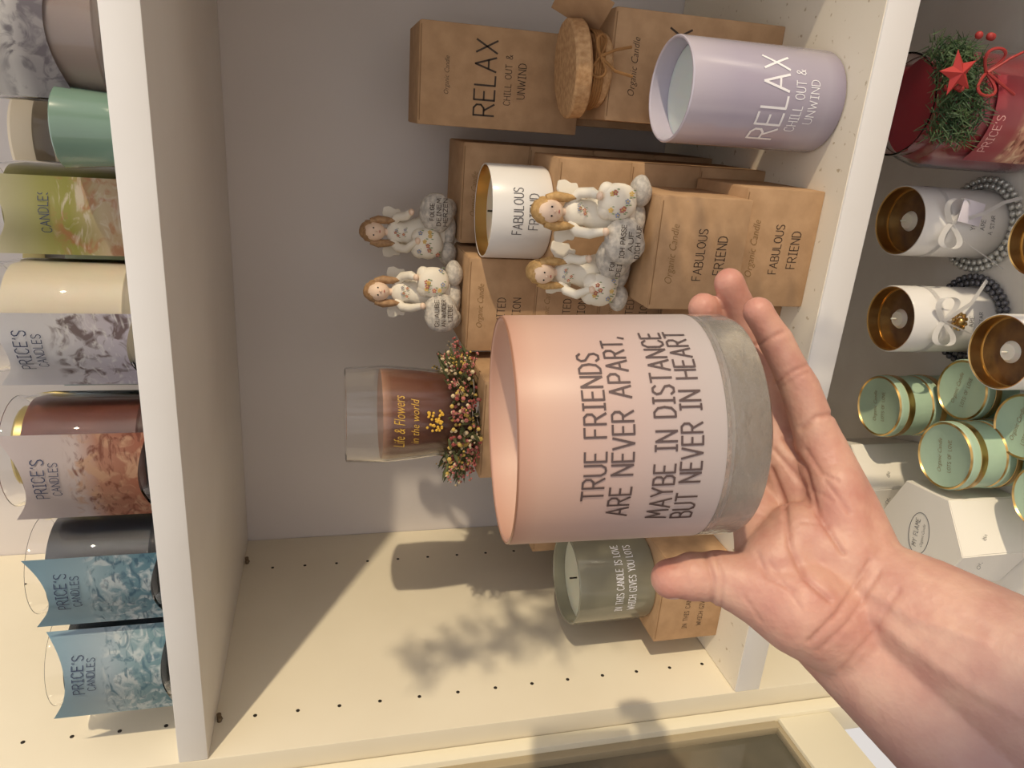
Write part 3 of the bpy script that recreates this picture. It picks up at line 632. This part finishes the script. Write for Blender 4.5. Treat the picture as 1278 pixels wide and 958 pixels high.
buf=np.stack([red,cre,arm_shade,np.ones(N)],1).astype(np.float32); at.data.foreach_set('color',buf.reshape(-1))  # channels: fingertip redness, crease tint, painted forearm shade
skin=bpy.data.materials.new('skin'); skin.use_nodes=True; nt=skin.node_tree; b=nt.nodes['Principled BSDF']; L=nt.links.new
b.inputs['Roughness'].default_value=.5; b.inputs['Subsurface Weight'].default_value=.12; b.inputs['Subsurface Radius'].default_value=(.008,.003,.0015); b.inputs['Subsurface Scale'].default_value=.5
tc=nt.nodes.new('ShaderNodeTexCoord')
def nz(s,d): 
    n=nt.nodes.new('ShaderNodeTexNoise'); n.inputs['Scale'].default_value=s; n.inputs['Detail'].default_value=d; L(tc.outputs['Object'],n.inputs['Vector']); return n
n1=nz(60,6)
r1=nt.nodes.new('ShaderNodeValToRGB'); r1.color_ramp.elements[0].position=.32; r1.color_ramp.elements[1].position=.68
r1.color_ramp.elements[0].color=lin((214,172,150)); r1.color_ramp.elements[1].color=lin((192,140,124)); L(n1.outputs['Fac'],r1.inputs['Fac'])
ca=nt.nodes.new('ShaderNodeVertexColor'); ca.layer_name='pigment_and_shade'; sp=nt.nodes.new('ShaderNodeSeparateColor'); L(ca.outputs['Color'],sp.inputs[0])
def mix(f,c1,col,mul=1):
    mu=nt.nodes.new('ShaderNodeMath'); mu.operation='MULTIPLY'; mu.inputs[1].default_value=mul; L(f,mu.inputs[0])
    mx=nt.nodes.new('ShaderNodeMixRGB'); L(mu.outputs[0],mx.inputs['Fac']); L(c1,mx.inputs['Color1']); mx.inputs['Color2'].default_value=lin(col); return mx.outputs['Color']
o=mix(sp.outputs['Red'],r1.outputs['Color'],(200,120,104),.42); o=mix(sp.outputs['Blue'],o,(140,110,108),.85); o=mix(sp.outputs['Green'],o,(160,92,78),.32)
L(o,b.inputs['Base Color'])
v1_=nt.nodes.new('ShaderNodeTexVoronoi'); v1_.inputs['Scale'].default_value=420; L(tc.outputs['Object'],v1_.inputs['Vector'])
n2=nz(130,9)
b1=nt.nodes.new('ShaderNodeBump'); b1.inputs['Strength'].default_value=.4; b1.inputs['Distance'].default_value=.0011; L(n2.outputs['Fac'],b1.inputs['Height'])
b2=nt.nodes.new('ShaderNodeBump'); b2.inputs['Strength'].default_value=.3; b2.inputs['Distance'].default_value=.0004; L(v1_.outputs['Distance'],b2.inputs['Height']); L(b1.outputs['Normal'],b2.inputs['Normal']); L(b2.outputs['Normal'],b.inputs['Normal'])
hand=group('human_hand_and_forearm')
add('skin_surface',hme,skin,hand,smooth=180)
nail=M('fingernail',(226,184,170),.3,coat=.3)
for tip,prev_ in (((.089,.019,.390,.0076),(.101,.011,.402)),((.0955,.038,.364,.0077),(.106,.028,.378)),((.1075,.050,.361,.0076),(.1165,.035,.368)),((.114,.0335,.338,.0071),(.1235,.020,.341)),((.0718,-.088,.33,.0092),(.082,-.087,.33))):
    t=hp(*tip[:3]); p=hp(*prev_); ax=(t-p).normalized()
    ctr=base+zz*((t-base).dot(zz)); out=(t-ctr); out=(out-ax*out.dot(ax)).normalized(); sd=ax.cross(out)
    bm=bmesh.new(); sph(bm,(0,0,0),1,3); r=tip[3]
    mtx=Matrix.Translation(t+out*r*.62-ax*r*.15)@Matrix(((ax.x,sd.x,out.x),(ax.y,sd.y,out.y),(ax.z,sd.z,out.z))).to_4x4()@Matrix.Diagonal((r*.8,r*.64,r*.38,1))
    bmesh.ops.transform(bm,matrix=mtx,verts=bm.verts); add('fingernail',bmm(bm),nail,hand,smooth=180)
bm=bmesh.new(); tube(bm,[hp(.375,-.312,.122),hp(.40,-.335,.10),hp(.47,-.39,.03),hp(.56,-.46,-.05)],[.060,.062,.064,.068],32)
add('rolled_sleeve',bmm(bm),M('sleeve_cloth',(70,74,92),.9,bump=.4,bs=300),hand)
# ---------------------------------------------------------------- plant outside the frame, throws its shadow on the side panel
g=group('potted_asparagus_fern',(.27,.34,-.72))
add('pot',lathe([(0,0),(.045,0),(.062,.10),(.066,.10),(.066,.115),(.058,.115),(.055,.09),(0,.09)]),M('terracotta',(176,104,70),.8),g)
bm=bmesh.new()
for s in range(12):
    a=random.uniform(0,6.28); ln=random.uniform(.52,.74); lean=random.uniform(.02,.13)
    P=[Vector((math.cos(a)*lean*t*t*1.1,math.sin(a)*lean*t*t,.09+ln*t)) for t in [i/14 for i in range(15)]]
    tube(bm,P,.0013,4)
    for i in range(8,15):
        for q in range(7):
            d=Vector((random.uniform(-1,1),random.uniform(-1,1),random.uniform(-.2,.9))).normalized(); e=P[i]+d*random.uniform(.03,.06)
            tube(bm,[P[i],e],[.0012,.0006],3)
            for w in range(6):
                c=P[i].lerp(e,.25+.14*w); dd=Vector((random.uniform(-1,1),random.uniform(-1,1),random.uniform(-1,1)))*.011
                tube(bm,[c,c+dd],[.0022,.0004],3)
add('fronds',bmm(bm),M('fern_green',(70,110,50),.6),g)
# ---------------------------------------------------------------- lights
def sun(name,d,st,col,ang):
    l=bpy.data.lights.new(name,'SUN'); l.energy=st; l.color=col; l.angle=math.radians(ang)
    o=bpy.data.objects.new(name,l); S.collection.objects.link(o); o.rotation_euler=Vector(d).to_track_quat('-Z','Y').to_euler(); o.location=(2,-1,1)
sun('sun_low',(-.734,.353,-.191),2.15,(1,.84,.60),1.2)
w=bpy.data.worlds.new('World'); S.world=w; w.use_nodes=True; nt=w.node_tree; bg=nt.nodes['Background']
tc=nt.nodes.new('ShaderNodeTexCoord'); sp=nt.nodes.new('ShaderNodeSeparateXYZ'); nt.links.new(tc.outputs['Generated'],sp.inputs[0])
mr=nt.nodes.new('ShaderNodeMapRange'); mr.inputs['From Min'].default_value=-1; mr.inputs['From Max'].default_value=1; nt.links.new(sp.outputs['Z'],mr.inputs['Value'])
r=nt.nodes.new('ShaderNodeValToRGB'); r.color_ramp.elements[0].color=(.62,.56,.50,1); r.color_ramp.elements[1].color=(.95,.94,.97,1); q=r.color_ramp.elements.new(.55); q.color=(.86,.83,.83,1)
nt.links.new(mr.outputs['Result'],r.inputs['Fac']); nt.links.new(r.outputs['Color'],bg.inputs['Color']); bg.inputs['Strength'].default_value=1.06
# ---------------------------------------------------------------- camera
cam=bpy.data.cameras.new('Camera'); co_=bpy.data.objects.new('Camera',cam); S.collection.objects.link(co_)
cam.sensor_width=36; cam.lens=910/1278*36; cam.clip_start=.01
zc=-fw
co_.matrix_world=Matrix(((dn.x,rr_.x,zc.x),(dn.y,rr_.y,zc.y),(dn.z,rr_.z,zc.z))).to_4x4()
S.camera=co_
bpy.context.view_layer.update()
for o in list(S.objects):
    if o.parent is None: o.location.z+=ZC
print('t end',time.time()-T0)
